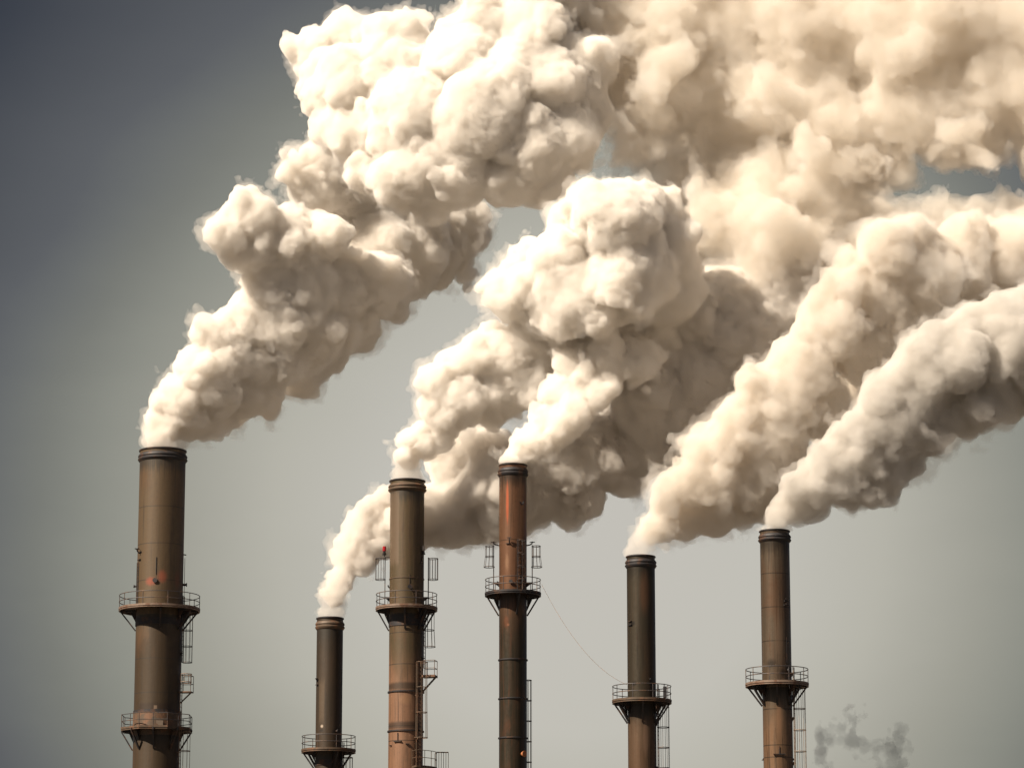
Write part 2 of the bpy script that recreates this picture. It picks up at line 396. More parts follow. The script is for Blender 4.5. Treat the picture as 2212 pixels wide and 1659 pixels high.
mb = MB(); mb.tube([pol(S.R + .12, R_(88), zp), pol(S.R + .12, R_(88), za(S, 1198))], .022, 5); mb.tube([pol(S.R + .0, R_(88), S.z(1198)), pol(S.R + .22, R_(88), S.z(1199))], .05, 6); mb.build('pipe', M_RAIL, S.o)
mb = MB(); mb.beam(pol(S.R + .14, R_(5), zq + .25), pol(S.R + .14, R_(20), zq + .25), .06, .5); mb.build('hatch', M_PALE, S.o)
S1 = S
# --- 2: the shortest
S = Stack(713, 1335, 708, D2, 28.3, 'shortest chimney, plain dark olive brown shaft with one platform near the bottom edge')
zp = S.z(1614, S.m(58))
mt = shaft_material('olive_shaft', (.048, .034, .021), (.060, .038, .021), zp, zp + 5, streak=.25, blotch=.25, seed=5.1, metallic=.25, rough=.5, collars=(zp - .4, S.zt - .9), rust=(.12, .07, .04),
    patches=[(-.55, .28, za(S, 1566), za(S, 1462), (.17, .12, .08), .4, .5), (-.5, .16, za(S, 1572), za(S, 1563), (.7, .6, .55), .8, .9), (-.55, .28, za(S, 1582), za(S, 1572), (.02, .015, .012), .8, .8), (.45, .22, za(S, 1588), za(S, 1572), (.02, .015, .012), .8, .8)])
S.shaft(mt); S.rim(M_BROWN, M_BLACK)
S.platform(1614, 58.5, (M_BROWN, M_RAIL, M_BLACK), n_post=9, br_a=[R_(a) for a in (-86, 25, 72, 120, 180, 235)], br_drop=1.5)
S.collar(zp - 1.0, .22, M_BLACK)
S.ladder(R_(78), 1.0, zp + .6, M_RAIL, cage=[(2.0, zp - .6)], hoop=1.5, cr=.40)
S.davit(R_(-58), za(S, 1468), M_BLACK, .15, .12, .2); S.lug(R_(-60), za(S, 1477), M_BLACK, .3, 0); S.nozzle(R_(40), za(S, 1578), M_BLACK, .10, .25)
# --- 3: with the red lamp
S = Stack(880, 1039, 877, D3, 36.8, 'olive brown chimney carrying a red warning lamp, its lower half pinkish and streaked')
zp = S.z(1304, S.m(66)); f1 = za(S, 1491); f2 = za(S, 1576)
mt = shaft_material('streaked_shaft', (.112, .084, .046), (.33, .185, .125), za(S, 1500), za(S, 1380), streak=.4, blotch=.4, seed=8.4, pale_amt=.25, pale=(.30, .19, .13), metallic=.25, rough=.45, collars=(zp - .5, S.zt - .9),
    seams=[za(S, y) for y in (1365, 1433, 1566, 1598)], rust=(.20, .10, .055),
    patches=[(-.95, .50, za(S, 1218), S.zt - .9, (.21, .155, .12), .15, .75), (0, 3.0, f1, f1 + .75, (.05, .035, .025), .6, .8), (0, 3.0, f2, f2 + .75, (.06, .04, .03), .6, .8),  # first patch: sunlit strip on the left painted as paler colour
             (-.42, .05, f2 + .2, f1 - .2, (.10, .05, .03), .4, .7), (.0, .5, f1 - 1.1, f1 - .2, (.36, .21, .13), .5, .6)])
S.shaft(mt); S.rim(M_BROWN, M_BLACK)
S.platform(1304, 66.5, (M_DECK_LIT, M_RAIL, M_BLACK), n_post=9, br_a=[R_(a) for a in (-90, -2, 45, 85, 130, 180, 230)], br_drop=1.75)
S.collar(zp - 1.05, .42, M_BLACK); S.band(1246, M_BROWN, .03, .04); S.band(1491, M_BLACK); S.band(1576, M_BLACK)
zc0, zc1 = S.z(1252), S.z(1207)
for sg in (-1, 1): S.ladder(R_(88 * sg), zp, S.z(1205), M_RAIL, cage=[(zc0, zc1)], hoop=(zc1 - zc0), cr=.40, bot_flare=.0, n_bar=9, gapr=.35)
red = lens_mat('red_lens', (.32, .012, .016), .05); clear = lens_mat('clear_lens', (.35, .30, .26), 0)
S.beacon(R_(-86), .42, S.z(1199), red); S.beacon(R_(66), .08, S.z(1200), clear)
S.nozzle(R_(12), za(S, 1267), M_BLACK, .13, .22); S.davit(R_(-84), S.z(1268), M_BLACK, .1, .1, .1); S.lug(R_(60), za(S, 1212), M_BLACK, .3, .4)
mb = MB(); mb.tube([pol(S.R + .02, R_(12), za(S, 1262)), pol(S.R + .02, R_(12), za(S, 1240))], .02, 5); mb.build('pipe', M_BLACK, S.o)
S.ladder(R_(72), S.z(1445), zp + .6, M_RAIL, cage=[(S.z(1399), zp - .5)], hoop=1.35, cr=.42, bot_flare=.12)
S.ladder(R_(42), 1.0, za(S, 1428), M_BROWN, cage=[(za(S, 1576) - .6, za(S, 1430))], hoop=1.75, cr=.42, bot_flare=.1)
mb = MB(); z5 = S.z(1462); a5 = R_(78)
mb.beam(pol(S.R, a5, z5), pol(S.R + 1.05, a5, z5), 1.0, .16); mb.beam(pol(S.R + 1.0, a5, z5 - .08), pol(S.R, a5, z5 - 1.15), .10, .12)
for q in (-.45, .45):
    sd = pol(1, a5 + math.pi / 2) * q
    for rr in (.25, 1.02): mb.tube([pol(S.R + rr, a5, z5) + sd, pol(S.R + rr, a5, z5 + 1.2) + sd], .024, 5)
    for hh in (.6, 1.2): mb.tube([pol(S.R + .1, a5, z5 + hh) + sd, pol(S.R + 1.02, a5, z5 + hh) + sd], .024, 5)
for hh in (.6, 1.2): mb.tube([pol(S.R + 1.02, a5, z5 + hh) + pol(.45, a5 + math.pi / 2), pol(S.R + 1.02, a5, z5 + hh) - pol(.45, a5 + math.pi / 2)], .024, 5)
mb.build('landing', M_BROWN, S.o)
mb = MB(); z6 = S.z(1654, S.R)     # lower landing wrapping the right side
mb.lathe([(S.R + .02, z6), (S.R + 1.1, z6), (S.R + 1.1, z6 - .14), (S.R + .02, z6 - .14)], 10, a0=R_(22), a1=R_(110), close=True)
for hh in (.6, 1.15): mb.tube([pol(S.R + 1.05, R_(22 + 8 * i), z6 + hh) for i in range(12)], .026, 5); mb.tube([pol(S.R + .05, R_(22), z6 + hh), pol(S.R + 1.05, R_(22), z6 + hh)], .026, 5)
for i in range(6): mb.tube([pol(S.R + 1.05, R_(22 + 17.6 * i), z6), pol(S.R + 1.05, R_(22 + 17.6 * i), z6 + 1.15)], .024, 5)
mb.tube([pol(S.R + .1, R_(22), z6), pol(S.R + .1, R_(22), z6 + 1.15)], .024, 5)
for k in range(6): mb.tube([pol(S.R + 1.05 + .18 * k, R_(96), z6 - .3), pol(S.R + 1.05 + .18 * k, R_(96), z6 + 1.2)], .022, 5)
for hh in (-.3, 1.2): mb.beam(pol(S.R + 1.05, R_(96), z6 + hh), pol(S.R + 1.95, R_(96), z6 + hh), .3, .06)
mb.build('landing', M_BROWN, S.o)
S.lug(R_(-25), za(S, 1600), M_BLACK, .65, .65); S.lug(R_(8), za(S, 1606), M_BLACK, .3, 0); S.lug(R_(-55), za(S, 1608), M_BLACK, .2, 0)
# --- 4: orange streak
S = Stack(1108, 1005, 1110, D4, 29.6, 'narrow chimney with a bright orange rust streak and a loose cable tied to its platform')
zp = S.z(1273, S.m(60)); S4 = S; zp4 = zp
mt = shaft_material('rusty_dark_shaft', (.24, .125, .078), (.043, .037, .025), zp - 4, zp + 1.5, streak=.45, blotch=.45, seed=3.7, pale_amt=.2, pale=(.30, .18, .12), metallic=.5, rough=.36, collars=(zp - .1, S.zt - .8), rust=(.22, .085, .04),
    seams=[za(S, 1165)], patches=[(-.42, .13, za(S, 1138), za(S, 1030), (.62, .15, .07), .6, .85), (-.45, .20, za(S, 1236), za(S, 1190), (.42, .26, .18), .7, .6), (-.5, .28, za(S, 1358), za(S, 1325), (.20, .075, .035), .6, .7), (-.35, .12, za(S, 1352), za(S, 1345), (.34, .15, .09), .5, .8)])
S.shaft(mt); S.rim(M_BLACK, M_BLACK)
S.platform(1273, 60.5, (M_BLACK, M_RAIL, M_BLACK), n_post=9, br_a=[R_(a) for a in (-90, 15, 90, 135, 180, 225)], br_drop=1.7)
for y in (1422, 1506, 1591): S.band(y, M_BLACK, .045, .08)
zc0, zc1 = S.z(1225), S.z(1180)
for sg in (-1, 1):
    S.ladder(R_(88 * sg), zp, S.z(1178), M_RAIL, cage=[(zc0, zc1)], hoop=(zc1 - zc0) / 2, cr=.34, bot_flare=.22, n_bar=7, gapr=.42)
    S.davit(R_(90 * sg), S.z(1176), M_BLACK, .18, .42, .4)
S.ladder(R_(26), zp, za(S, 1165), M_BLACK, cage=[(zp + .9, za(S, 1168))], hoop=.95, cr=.30, n_bar=5, gapr=.12)
S.davit(R_(-12), za(S, 1172), M_BLACK, .35, .3, .35); S.lug(R_(-20), za(S, 1173), M_BLACK, .34, 0)
mb = MB(); mb.tube([pol(S.R + .05, R_(30 + 3 * k), za(S, 1083 + 6 * math.sin(k * .55))) for k in range(7)], .045, 6); mb.build('pipe', M_BLACK, S.o)
S.nozzle(R_(-8), za(S, 1256), M_BLACK, .10, .15); S.nozzle(R_(-92), S.z(1259), M_BLACK, .1, .15)
S.ladder(R_(128), 1.0, S.z(1466), M_RAIL, cage=[(2.2, S.z(1466))], hoop=1.55, cr=.30, gapr=.10)
rn = steel('orange_cover', (.42, .16, .06), (.30, .10, .04)); S.nozzle(R_(43), za(S, 1627), rn, .16, .22)
# --- 5
S = Stack(1384, 1202, 1387, D5, 30.4, 'dark sooty chimney with a rust brown centre, where the loose cable ends')
zp = S.z(1506, S.m(64)); S5 = S
mt = shaft_material('sooty_shaft', (.070, .058, .042), (.19, .125, .088), zp - 2.5, zp, streak=.55, blotch=.3, seed=12.2, metallic=.5, rough=.38, collars=(zp - .3, S.zt - .7), rust=(.15, .075, .04),
    patches=[(.25, .5, za(S, 1335), za(S, 1222), (.20, .10, .06), .7, .55), (.2, .25, za(S, 1640), za(S, 1545), (.34, .22, .17), .6, .5), (-.7, .3, za(S, 1352), za(S, 1338), (.012, .01, .01), .8, .8), (-.6, .3, za(S, 1482), za(S, 1468), (.012, .01, .01), .9, .8), (.7, .2, za(S, 1482), za(S, 1466), (.012, .01, .01), .9, .8)])  # second patch: highlight on the lower centre painted as pale colour
S.shaft(mt); S.rim(M_BLACK, M_BLACK)
pf5, zp5 = S.platform(1506, 64, (M_BROWN, M_RAIL, M_BLACK), n_post=9, br_a=[R_(a) for a in (-88, -62, 0, 62, 88, 135, 180, 225)], br_drop=1.65)
S.ladder(R_(76), 1.0, zp + 1.2, M_RAIL, cage=[(2.0, zp - .5)], hoop=1.45, cr=.44)
S.lug(R_(-52), za(S, 1348), M_BLACK, .4, 0); S.lug(R_(-52), za(S, 1340), M_BLACK, .3, 0); S.nozzle(R_(34), za(S, 1466), M_BLACK, .06, .12)
mb = MB(); mb.beam(pol(S.m(54), R_(64), zp + .15), pol(S.m(54), R_(64), zp + .95), .42, .25); mb.beam(pol(S.m(54), R_(60), zp + .9), pol(S.m(54), R_(60), zp + 1.15), .06, .06); mb.build('control_box', M_BLACK, S.o)
# --- 6
S = Stack(1673, 1147, 1682, D6, 31.6, 'rusty chimney with a pale sheen painted down its centre and long vertical streaks, at the far right')
zp = S.z(1469, S.m(68))
mt = shaft_material('pale_rusty_shaft', (.145, .115, .090), (.30, .185, .12), zp - 5, zp - 1, streak=.5, blotch=.35, seed=17.9, pale_amt=.35, pale=(.32, .22, .165), metallic=.5, rough=.36, collars=(zp - .3, S.zt - .7), rust=(.20, .09, .045),
    seams=[za(S, y) for y in (1237, 1310, 1383, 1530, 1608, 1634)],
    patches=[(.1, .4, za(S, 1440), za(S, 1290), (.30, .21, .16), .8, .5), (-.45, .5, za(S, 1446), za(S, 1418), (.02, .015, .012), .9, .75), (.35, .3, za(S, 1465), za(S, 1440), (.02, .015, .012), .9, .7), (.05, .3, za(S, 1600), za(S, 1500), (.45, .27, .18), .8, .6)])  # first and last patches: sheen down the centre painted in pale colour
S.shaft(mt); S.rim(M_BLACK, M_BLACK)
S.platform(1469, 68, (M_DECK_LIT, M_RAIL, M_BLACK), n_post=10, br_a=[R_(a) for a in (-88, -60, -5, 50, 86, 135, 180, 225)], br_drop=1.6)
S.ladder(R_(74), 1.0, zp + 1.2, M_PALE, cage=[(2.0, zp - .3)], hoop=1.5, cr=.44)
S.lug(R_(38), za(S, 1306), M_BLACK, .42, .42); S.lug(R_(38), za(S, 1297), M_BLACK, .34, .2); S.nozzle(R_(44), za(S, 1446), M_BLACK, .1, .15); S.lug(R_(0), za(S, 1628), M_BLACK, .9, .55)
mb = MB(); mb.tube([pol(S.R + .02, R_(38), za(S, 1430)), pol(S.R + .02, R_(38), za(S, 1375))], .016, 5); mb.build('pipe', M_BLACK, S.o)
for sg in (-1, 1): S.lug(R_(86 * sg), S.z(1641), M_BLACK, .25, .12)
# --- cable
p0 = at(1170, 1262, D4) ; p1 = at(1354, 1478, D5 - .5); mb = MB(); pts = []
for i in range(41):
    q = i / 40; p = p0 * (1 - q) + p1 * q; p = p - np.array((0, 0, 1.25 * 4 * q * (1 - q))); pts.append(p)
mb.tube(pts, .013, 5)
tag(mb.build('cable', M_BROWN), 'thin slack cable sagging between two chimney platforms', 'cable')
# ------------------------------------------------------------------ smoke
def smoke_material(name, color, density, aniso=0.0):
    m = bpy.data.materials.new(name); m.use_nodes = True; t = NT(m.node_tree)
    v = t.node('ShaderNodeVolumePrincipled')
    v.inputs['Color'].default_value = (*color, 1); v.inputs['Density'].default_value = density
    v.inputs['Anisotropy'].default_value = aniso
    o = t.node('ShaderNodeOutputMaterial'); t.put(o.inputs['Volume'], v.outputs[0])
    m.cycles.homogeneous_volume = True
    return m

def surface_net(f, org, h):
    s = f > 0
    c = s.astype(np.uint8)
    q = c[:-1] + c[1:]; q = q[:, :-1] + q[:, 1:]; q = q[:, :, :-1] + q[:, :, 1:]
    idx = np.array(np.nonzero((q > 0) & (q < 8))); n = idx.shape[1]
    vid = np.full(q.shape, -1, np.int32); vid[idx[0], idx[1], idx[2]] = np.arange(n, dtype=np.int32)
    del q
    P = np.zeros((3, n), np.float32); cnt = np.zeros(n, np.float32)
    corner = {}
    for a in range(2):
        for b in range(2):
            for d in range(2): corner[a, b, d] = f[idx[0] + a, idx[1] + b, idx[2] + d]
    for ax in range(3):
        for a in range(2):
            for b in range(2):
                k0 = [a, b]; k0.insert(ax, 0); k1 = [a, b]; k1.insert(ax, 1)
                f0 = corner[tuple(k0)]; f1 = corner[tuple(k1)]
                m = (f0 > 0) != (f1 > 0)
                t = np.where(m, f0 / np.where(m, f0 - f1, 1), 0)
                for j in range(3): P[j] += np.where(m, (t if j == ax else k0[j]), 0)
                cnt += m
    P /= cnt
    V = (P + idx) * h + np.array(org, np.float32)[:, None]
    quads = []
    for ax in range(3):
        sl0 = [slice(None)] * 3; sl1 = [slice(None)] * 3; sl0[ax] = slice(None, -1); sl1[ax] = slice(1, None)
        d = s[tuple(sl0)] != s[tuple(sl1)]
        e = np.array(np.nonzero(d)); o1, o2 = [(1, 2), (2, 0), (0, 1)][ax]
        ok = (e[o1] > 0) & (e[o2] > 0) & (e[o1] < s.shape[o1] - 1) & (e[o2] < s.shape[o2] - 1); e = e[:, ok]
        def cell(a, b):
            g = e.copy(); g[o1] -= a; g[o2] -= b
            return vid[g[0], g[1], g[2]]
        qd = np.stack([cell(1, 1), cell(0, 1), cell(0, 0), cell(1, 0)], 1)
        inside = s[e[0], e[1], e[2]]
        qd[~inside] = qd[~inside][:, ::-1]
        quads.append(qd)
    return V.T.astype(np.float32), np.concatenate(quads)

def np_mesh(name, V, Q):
    me = bpy.data.meshes.new(name)
    me.vertices.add(len(V)); me.vertices.foreach_set('co', V.ravel())
    me.loops.add(Q.size); me.loops.foreach_set('vertex_index', Q.ravel().astype(np.int32))
    me.polygons.add(len(Q)); me.polygons.foreach_set('loop_start', np.arange(0, Q.size, 4, dtype=np.int32))
    me.update(calc_edges=True)
    return me

def lattice(shape, h, scale, rng):
    """smooth random field between -1 and 1 with features of size scale (m)"""
    W = []; L = []
    for n in shape:
        p = np.arange(n) * h / scale; i = np.floor(p).astype(int); t = p - i; t = t * t * (3 - 2 * t)
        m = np.zeros((n, i[-1] + 2), np.float32); m[np.arange(n), i] = 1 - t; m[np.arange(n), i + 1] = t
        W.append(m); L.append(i[-1] + 2)
    g = rng.uniform(-1, 1, L).astype(np.float32)
    g = np.tensordot(W[0], g, (1, 0)); g = np.tensordot(W[1], g, (1, 1)); g = np.tensordot(W[2], g, (1, 2))
    return np.ascontiguousarray(g.transpose(2, 1, 0))

def random_dirs(n, rng):
    v = rng.normal(size=(n, 3)); return v / np.linalg.norm(v, axis=1)[:, None]

def plume_field(spheres, h, seed, levels=3, kids=(10, 10, 6), warp=0.38, billow=0.08, fuzz=0.10, rmin=0.14, kid=(0.20, 0.60), pad=1.4, ws=1.0, wisp=True, zmin=None):
    rng = np.random.default_rng(seed)
    prim = np.array(spheres, float)
    allS = [prim]; cur = prim
    for lv in range(levels - 1):
        k = kids[lv]
        d = random_dirs(len(cur) * k, rng); par = np.repeat(cur, k, 0)
        r = par[:, 3] * rng.uniform(kid[0], kid[1], len(par))
        c = par[:, :3] + d * (par[:, 3] - r * rng.uniform(0.40, 0.85, len(par)))[:, None]
        keep = r > rmin
        c, r, par_i = c[keep], r[keep], np.repeat(np.arange(len(cur)), k)[keep]
        depth = np.full(len(c), -9.0)
        for b in range(len(prim)):                       # drop the ones buried in their neighbours
            depth = np.maximum(depth, prim[b, 3] - np.linalg.norm(c - prim[b, :3], axis=1))
        ok = depth < r * 0.9
        cur = np.column_stack([c[ok], r[ok]])
        if len(cur) == 0: break
        allS.append(cur)
    S = np.concatenate(allS)
    lo = (S[:, :3] - S[:, 3:]).min(0) - pad; hi = (S[:, :3] + S[:, 3:]).max(0) + pad
    shape = tuple(np.ceil((hi - lo) / h).astype(int) + 1)
    X = [lattice(shape, h, 2.4 * ws, rng) * warp * 1.3 for _ in range(3)]
    for j in range(3): X[j] += lattice(shape, h, 0.8 * ws, rng) * warp * 0.45
    for j in range(3):
        ax = (lo[j] + np.arange(shape[j]) * h).astype(np.float32)
        X[j] += ax.reshape([-1 if i == j else 1 for i in range(3)])
    f = np.full(shape, -pad, np.float32)
    ext = warp * 1.8 + 0.25
    for x, y, z, r in S:
        R = r + ext
        a = np.maximum(((np.array((x, y, z)) - R - lo) / h).astype(int), 0)
        b = np.minimum(((np.array((x, y, z)) + R - lo) / h).astype(int) + 2, shape)
        sl = (slice(a[0], b[0]), slice(a[1], b[1]), slice(a[2], b[2]))
        d = r - np.sqrt((X[0][sl] - x) ** 2 + (X[1][sl] - y) ** 2 + (X[2][sl] - z) ** 2)
        np.maximum(f[sl], d, out=f[sl])
    del X
    if billow:
        f += billow * (np.abs(lattice(shape, h, 1.3 * ws, rng)) * 2.2 - 0.7)
        f += billow * 0.55 * (np.abs(lattice(shape, h, 0.55 * ws, rng)) * 2.2 - 0.7)
        f += billow * 0.45 * (np.abs(lattice(shape, h, 0.3 * ws, rng)) * 2.2 - 0.7)
    if fuzz: f += fuzz * lattice(shape, h, 0.3, rng)
    if zmin is not None:                                # nothing hangs below the chimney's rim
        zz = (lo[2] + np.arange(shape[2]) * h - zmin).astype(np.float32)
        f = np.minimum(f, zz[None, None, :])
    def shut(g): g[0] = g[-1] = -1; g[:, 0] = g[:, -1] = -1; g[:, :, 0] = g[:, :, -1] = -1; return g
    f2 = None
    if wisp:                                            # thin ragged steam round the dense body
        n = lattice(shape, h, 1.9, rng) * 0.55
        for sc_, am in ((0.85, 0.40), (0.42, 0.26), (0.24, 0.15)): n += lattice(shape, h, sc_, rng) * am
        f2 = f + 0.05 + 1.5 * np.minimum(n, 0.8)
        if zmin is not None: f2 = np.minimum(f2, zz[None, None, :])
        f2 = shut(f2)
    return shut(f), lo, f2

def make_smoke(name, spheres, h, seed, mat, level=0.0, parent=None, **kw):
    f, lo, f2 = plume_field(spheres, h, seed, **kw)
    V, Q = surface_net(f - level, lo, h)
    o = bpy.data.objects.new(name, np_mesh(name, V, Q)); COL.objects.link(o); o.data.materials.append(mat)
    if parent: o.parent = parent
    if f2 is not None:
        V2, Q2 = surface_net(f2, lo, h)
        v = bpy.data.objects.new('thin_steam', np_mesh('thin_steam', V2, Q2)); COL.objects.link(v); v.data.materials.append(m_veil); v.parent = o
    print('smoke', name, len(V), f.shape, 'time %.1f' % (time.time() - T0))
    return o

def blobs(D, lst, dz=0.0, seed=1, spread=0.25, slope=0.0, x0=0.0, tilt=0.0, axis=0.0):   # tilt: the lee side of the plume lies further back
    rng = random.Random(seed); res = []
    for b in lst:
        x, y, r = b[:3]; off = b[3] if len(b) > 3 else 0.0
        dd = D + dz + off - slope * max(0, x - x0) * mpv(D) + tilt * (x + y - axis) / 1.414 * mpv(D) + rng.uniform(-spread, spread) * r * mpv(D)
        p = at(x, y, dd); res.append((p[0], p[1], p[2], 1.05 * r * mpv(dd, p[2])))
    return res

PA = [(354,928,36),(335,905,26),(345,870,26),(372,905,38),(420,900,42),(460,900,38),(495,900,30),(440,915,26),
 (400,850,48),(460,855,55),(520,850,50),(575,835,38),(372,835,28),(425,790,45),(480,780,60),(550,780,65),(620,780,58),(665,770,45),(695,755,35),
 (455,722,40),(440,700,20),(480,705,38),(530,700,58),(600,690,75),(680,700,72),(740,700,50),(780,688,35),(590,640,60),(660,620,80),(740,630,70),
 (810,610,58),(850,615,40),(830,650,30),(545,470,52),(498,500,48),(505,540,36),(560,530,65),(620,520,72),(660,570,60),(600,590,50),(575,620,45),
 (620,560,60),(690,520,60)]
PAd = [(640,800,55,4),(700,745,55,4),(560,852,46,3),(765,700,55,4),(835,640,45,6),(505,890,38,3),(660,700,70,4),(760,600,80,6),(640,350,30,7),(880,470,70,8),(960,470,60,8),(700,400,70,7),(655,375,42,7),(612,336,9,6),(690,335,38,7),(760,450,85,8),(800,540,95,7),(880,540,85,7),(950,530,72,8),(1000,500,50,8),(1020,460,36,8),(900,590,52,7),(950,590,36,7),(1000,600,20,7),(1012,625,11,7),(920,628,16,7),(880,610,38,7)]
PG = [(638,105,34,-1),(688,110,50,-2),(758,78,56,-2),(700,175,55,-3),(760,190,90,-4),(860,110,78,-4),(880,50,32,-3),(905,42,24,-3),(875,150,88,-4),(730,268,58,-4),
 (800,300,82,-5),(900,260,108,-6),(930,370,88,-7),(860,385,60,-7),(790,378,42,-6),(1000,370,70,-7),(1000,150,95,-5),(965,115,45,-5),(1000,85,50,-4),(1060,70,78,-4),
 (1040,260,108,-6),(1140,180,108,-5),(1140,80,108,-4),(1150,310,95,-5),(1100,390,58,-5),(1180,380,55,-4),(1230,300,70,-4),(1265,230,58,-3),(1240,150,88,-3),
 (1180,-30,110,-3),(1060,0,50,-3)]
PB = [(880,985,26),(878,955,26),(902,935,22),(915,960,33),(945,945,36),(960,900,48),(935,880,36),(940,825,38),(965,800,30),(1000,860,60),
 (1060,850,62),(1100,840,55),(1000,790,42),(1030,765,40),(1080,780,65),(1140,790,55),(1150,730,52),(1090,745,42),(1060,720,25),
 (1098,650,48,-1),(1080,622,36,-1),(1108,590,38,-1),(1125,555,28,-1),(1143,545,26,-1),(1140,620,55,-2),(1180,680,62,-1),(1230,720,58),(1250,620,98,-3),(1220,560,75,-3),
 (1235,475,56,-2),(1275,440,50,-2),(1330,480,90,-4),(1350,590,105,-4),(1390,450,58,-3),(1435,450,48,-2),(1430,520,66,-2),(1430,620,85,-2),(1400,700,66),(1320,700,75),
 (1290,740,50),(1480,680,66),(1540,650,46),(1578,622,30),(1500,735,36),(1460,760,40)]
PD4 = [(1106,998,24),(1113,985,25),(1135,962,32),(1160,942,42),(1200,920,46),(1230,900,48),(1180,900,38),(1255,870,42),(1290,850,38),(1320,830,30),(1260,820,45),
 (1230,785,36),(1205,850,36),(1320,780,46),(1380,780,44),(1372,820,18),(1410,768,28),(1402,838,8)]
PC = [(990,1130,52),(1060,1110,60),(1130,1085,60),(1225,1075,55),(1235,1120,24),(1500,880,70),(1420,940,70),(715,1284,25),(722,1255,30),(735,1238,30),(745,1210,36),(762,1180,36),(775,1150,36),(790,1200,32),(795,1122,28),
 (820,1100,32),(840,1070,25),(830,1140,40),(840,1180,32),(870,1130,45),(900,1110,65),(950,1120,55),(1010,1090,80),(1080,1060,90),(1150,1040,85),(1200,1085,45),(1220,1115,28),
 (1230,1000,98),(1310,980,85),(1380,940,92),(1420,870,105),(1500,820,105),(1600,780,95),(1650,680,110),(1700,620,100),(1560,690,110),(1470,960,32),(1440,1000,18),
 (1345,1052,14),(1372,1060,8),(980,1000,60),(1040,980,60),(1500,900,45),(1540,880,34),(1750,700,90),(1800,620,90)]
PE = [(1880,770,58,3),(1960,700,70,3),(1840,850,48,3),(1790,930,42,3),(2040,670,60,3),(2130,640,60,3),(1700,1000,55,2),(1650,1085,38,1),(1408,1140,26),(1440,1122,38),(1480,1110,50),(1540,1108,55),(1590,1090,52),(1450,1070,42),(1500,1040,58),(1560,1030,75),(1630,1030,75),
 (1515,985,42),(1590,960,78),(1660,960,85),(1610,905,55),(1638,850,52),(1628,812,28),(1700,860,88),(1760,870,72),(1740,780,74),(1738,725,38),(1790,700,70),(1778,645,36),
 (1830,620,62),(1850,740,75),(1848,572,28),(1915,540,62),(1955,512,50),(1900,640,85),(1990,600,95),(1930,690,70),(2080,590,90),(2080,540,75),(2180,560,85),(2290,560,110),(2320,500,110)]
PF = [(1680,1112,24),(1698,1094,33),(1728,1100,38),(1760,1100,36),(1718,1052,36),(1770,1050,58),(1830,1060,48),(1880,1060,36),(1915,1060,34),(1790,1000,46),
 (1840,980,68),(1900,1000,66),(1955,990,46),(1860,932,45),(1930,920,78),(1998,930,62),(1908,860,55),(1980,840,88),(2060,870,70),(1998,770,55),(2060,780,80),(2130,830,82),
 (2110,730,68),(2180,750,88),(2190,835,60),(2160,700,58),(2270,750,120),(2240,855,50),(2210,680,58),(2330,800,110)]
PH = [(1400,60,120),(1600,50,160),(1800,60,170),(2000,50,165),(2200,60,160),(1450,230,110),(1600,250,145),(1800,260,155),(1980,215,120),(2180,200,115),(2340,200,150),
 (1400,330,58),(1500,380,95),(1650,430,115),(1800,450,105),(1900,450,62),(1960,550,105),(2150,545,95),(2320,520,130),(1440,340,70),(1350,150,110),(1700,560,90),(1550,520,90),(2350,350,110),(2100,260,105),(2230,300,75),(2050,490,72),(2180,490,78),(2270,430,80),(1950,360,50),(1900,0,150),(2100,-40,150),(1500,-40,150)]
PH2 = [(1950,90,58),(2000,45,48),(1905,20,20),(1890,90,30),(1920,150,34),(1700,280,28),(1740,315,34),(1790,350,38),(1838,370,32),(1862,345,18),(2080,300,32),(2052,345,22),(2100,338,28),
 (1460,310,24),(1482,332,16),(1550,480,80),(1640,500,90),(1510,410,45),(1760,520,52),(1450,120,75),(1360,100,66),(1970,225,20),(1700,200,50)]
PG2 = [(1325,300,42),(1365,310,40),(1300,325,22),(1290,130,70),(1330,60,80),(1310,200,55),(1380,140,70),(1250,-20,80),(1420,40,80),(1400,230,60),(1340,280,32)]
PAj = [(352,972,45),(351,950,45),(352,925,42)]
PBj = [(880,1036,34),(879,1012,34),(880,988,31)]
PCj = [(713,1328,27),(713,1306,27),(716,1286,27)]
PEj = [(1384,1196,27),(1386,1178,27),(1394,1160,26),(1405,1144,26)]
PFj = [(1673,1142,29),(1676,1124,28),(1686,1106,28)]
PW = [(1805,1570,15),(1830,1535,9),(1845,1600,26),(1885,1610,24),(1935,1600,16),(1800,1600,18),(1815,1585,13),(1826,1560,9),(1838,1552,7),(1850,1590,20),(1875,1605,18),(1895,1600,13),(1915,1590,14),(1930,1575,10),(1938,1590,8),(1925,1620,22),(1930,1650,24),(1850,1625,12),(1790,1625,12),(1780,1650,14),(1860,1560,9)]
m_white = smoke_material('steam_dense', (0.953, 0.934, 0.906), 2.4)
m_shade_dull = smoke_material('steam_shade_dull', (0.905, 0.882, 0.852), 2.0)  # same steam with albedo lowered to stand in for neighbours' shade
m_cream = smoke_material('steam_cream', (0.885, 0.85, 0.80), 1.3)
m_shade_beige = smoke_material('steam_shade_beige', (0.80, 0.78, 0.75), 1.4)  # low albedo stands in for shade from the plume beside it
m_soft = smoke_material('steam_soft', (0.83, 0.782, 0.708), 0.28)  # lowered tan albedo stands in for the cloud's partial shade
m_veil = smoke_material('steam_veil', (0.94, 0.92, 0.89), 0.28)
m_jet = smoke_material('steam_jet', (0.93, 0.90, 0.86), 0.55)
m_grey = smoke_material('smoke_grey', (0.30, 0.31, 0.33), 0.30)
GRP = 'smoke plumes blowing from the chimneys'
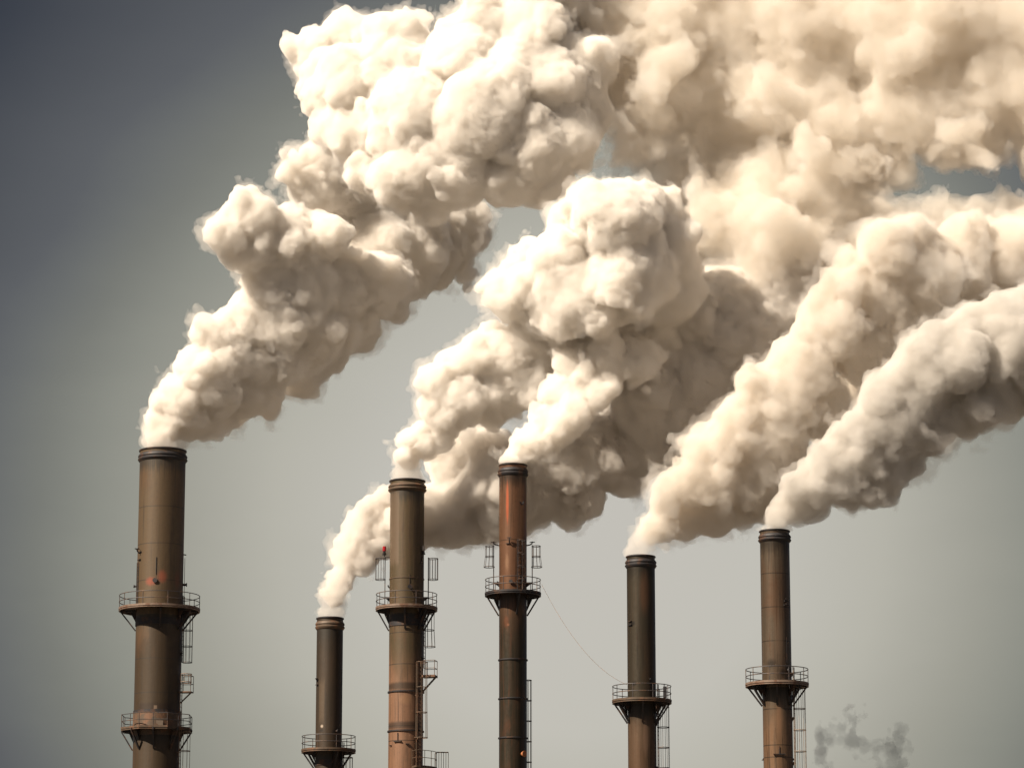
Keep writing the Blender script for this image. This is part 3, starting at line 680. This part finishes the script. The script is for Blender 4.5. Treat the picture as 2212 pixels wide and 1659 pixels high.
Z = {k: float(at(CX, y, d)[2]) + .03 for k, y, d in ((1, 974, D1), (2, 1335, D2), (3, 1039, D3), (4, 1005, D4), (5, 1202, D5), (6, 1147, D6))}
s = make_smoke('smoke_plume', blobs(D1, PA + PAd, tilt=.6, axis=1290) + blobs(D1, PG, slope=.22, x0=700), 0.13, 11, m_white, zmin=Z[1])
make_smoke('thin_jet', blobs(D1, PAj, spread=.05), 0.10, 21, m_jet, parent=s, zmin=Z[1], wisp=False, billow=.16, warp=.3)
tag(s, 'large white smoke plume rising from the thickest chimney with two bands of railings', 'smoke', GRP)
s = make_smoke('smoke_plume', blobs(D3, PB, slope=.2, x0=1100, tilt=.45, axis=1850), 0.13, 12, m_white, zmin=Z[3])
make_smoke('thin_jet', blobs(D3, PBj, spread=.05), 0.10, 23, m_jet, parent=s, zmin=Z[3], wisp=False, billow=.16, warp=.3)
tag(s, 'billowing white smoke plume from the chimney carrying the red warning lamp', 'smoke', GRP)
s = make_smoke('smoke_plume', blobs(D4, PD4), 0.12, 13, m_white, zmin=Z[4])
tag(s, 'small dense white plume from the chimney with the orange rust streak', 'smoke', GRP)
s = make_smoke('smoke_plume', blobs(D2, [(b[0], b[1], b[2], 3.0 if 1110 < b[0] < 1400 else 2.0 if 880 < b[0] <= 1110 else 1.0 if b[0] >= 1400 else 0) for b in PC]), 0.15, 14, m_shade_dull, zmin=Z[2])
make_smoke('thin_jet', blobs(D2, PCj, spread=.05), 0.10, 22, m_jet, parent=s, zmin=Z[2], wisp=False, billow=.16, warp=.3)
tag(s, 'plume from the shortest chimney, white low down, its colour dulled for the shade behind its neighbours', 'smoke', GRP)
s = make_smoke('smoke_plume', blobs(D5, PE, slope=.12, x0=1450, tilt=.8, axis=2520), 0.15, 15, m_cream, zmin=Z[5])
tag(s, 'soft cream smoke plume from the dark chimney where the loose cable ends', 'smoke', GRP)
make_smoke('thin_jet', blobs(D5, PEj, spread=.05), 0.10, 25, m_jet, parent=s, zmin=Z[5], wisp=False, billow=.16, warp=.3)
s = make_smoke('smoke_plume', blobs(D6, PF, slope=.2, x0=1750, tilt=.7, axis=2860), 0.15, 16, m_shade_beige, zmin=Z[6])
tag(s, 'smoke plume, coloured beige as if in shade, from the chimney at the far right', 'smoke', GRP)
make_smoke('thin_jet', blobs(D6, PFj, spread=.05), 0.10, 26, m_jet, parent=s, zmin=Z[6], wisp=False, billow=.16, warp=.3)
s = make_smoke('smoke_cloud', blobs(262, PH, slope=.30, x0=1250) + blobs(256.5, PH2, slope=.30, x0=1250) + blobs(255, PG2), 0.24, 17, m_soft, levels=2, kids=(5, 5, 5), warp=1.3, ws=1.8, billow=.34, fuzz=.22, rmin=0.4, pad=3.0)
tag(s, 'broad smoke cloud with shade put into its tan colour, where the plumes merge high above the chimneys', 'smoke', kind='stuff')
s = make_smoke('smoke_wisp', blobs(300, PW), 0.12, 19, m_grey, levels=2, warp=0.9, ws=.8, billow=.45, fuzz=.15, rmin=0.3, pad=1.8, wisp=False)
tag(s, 'faint grey smoke wisp low in the empty sky right of the last chimney', 'smoke')
print('script time %.1f' % (time.time() - T0))
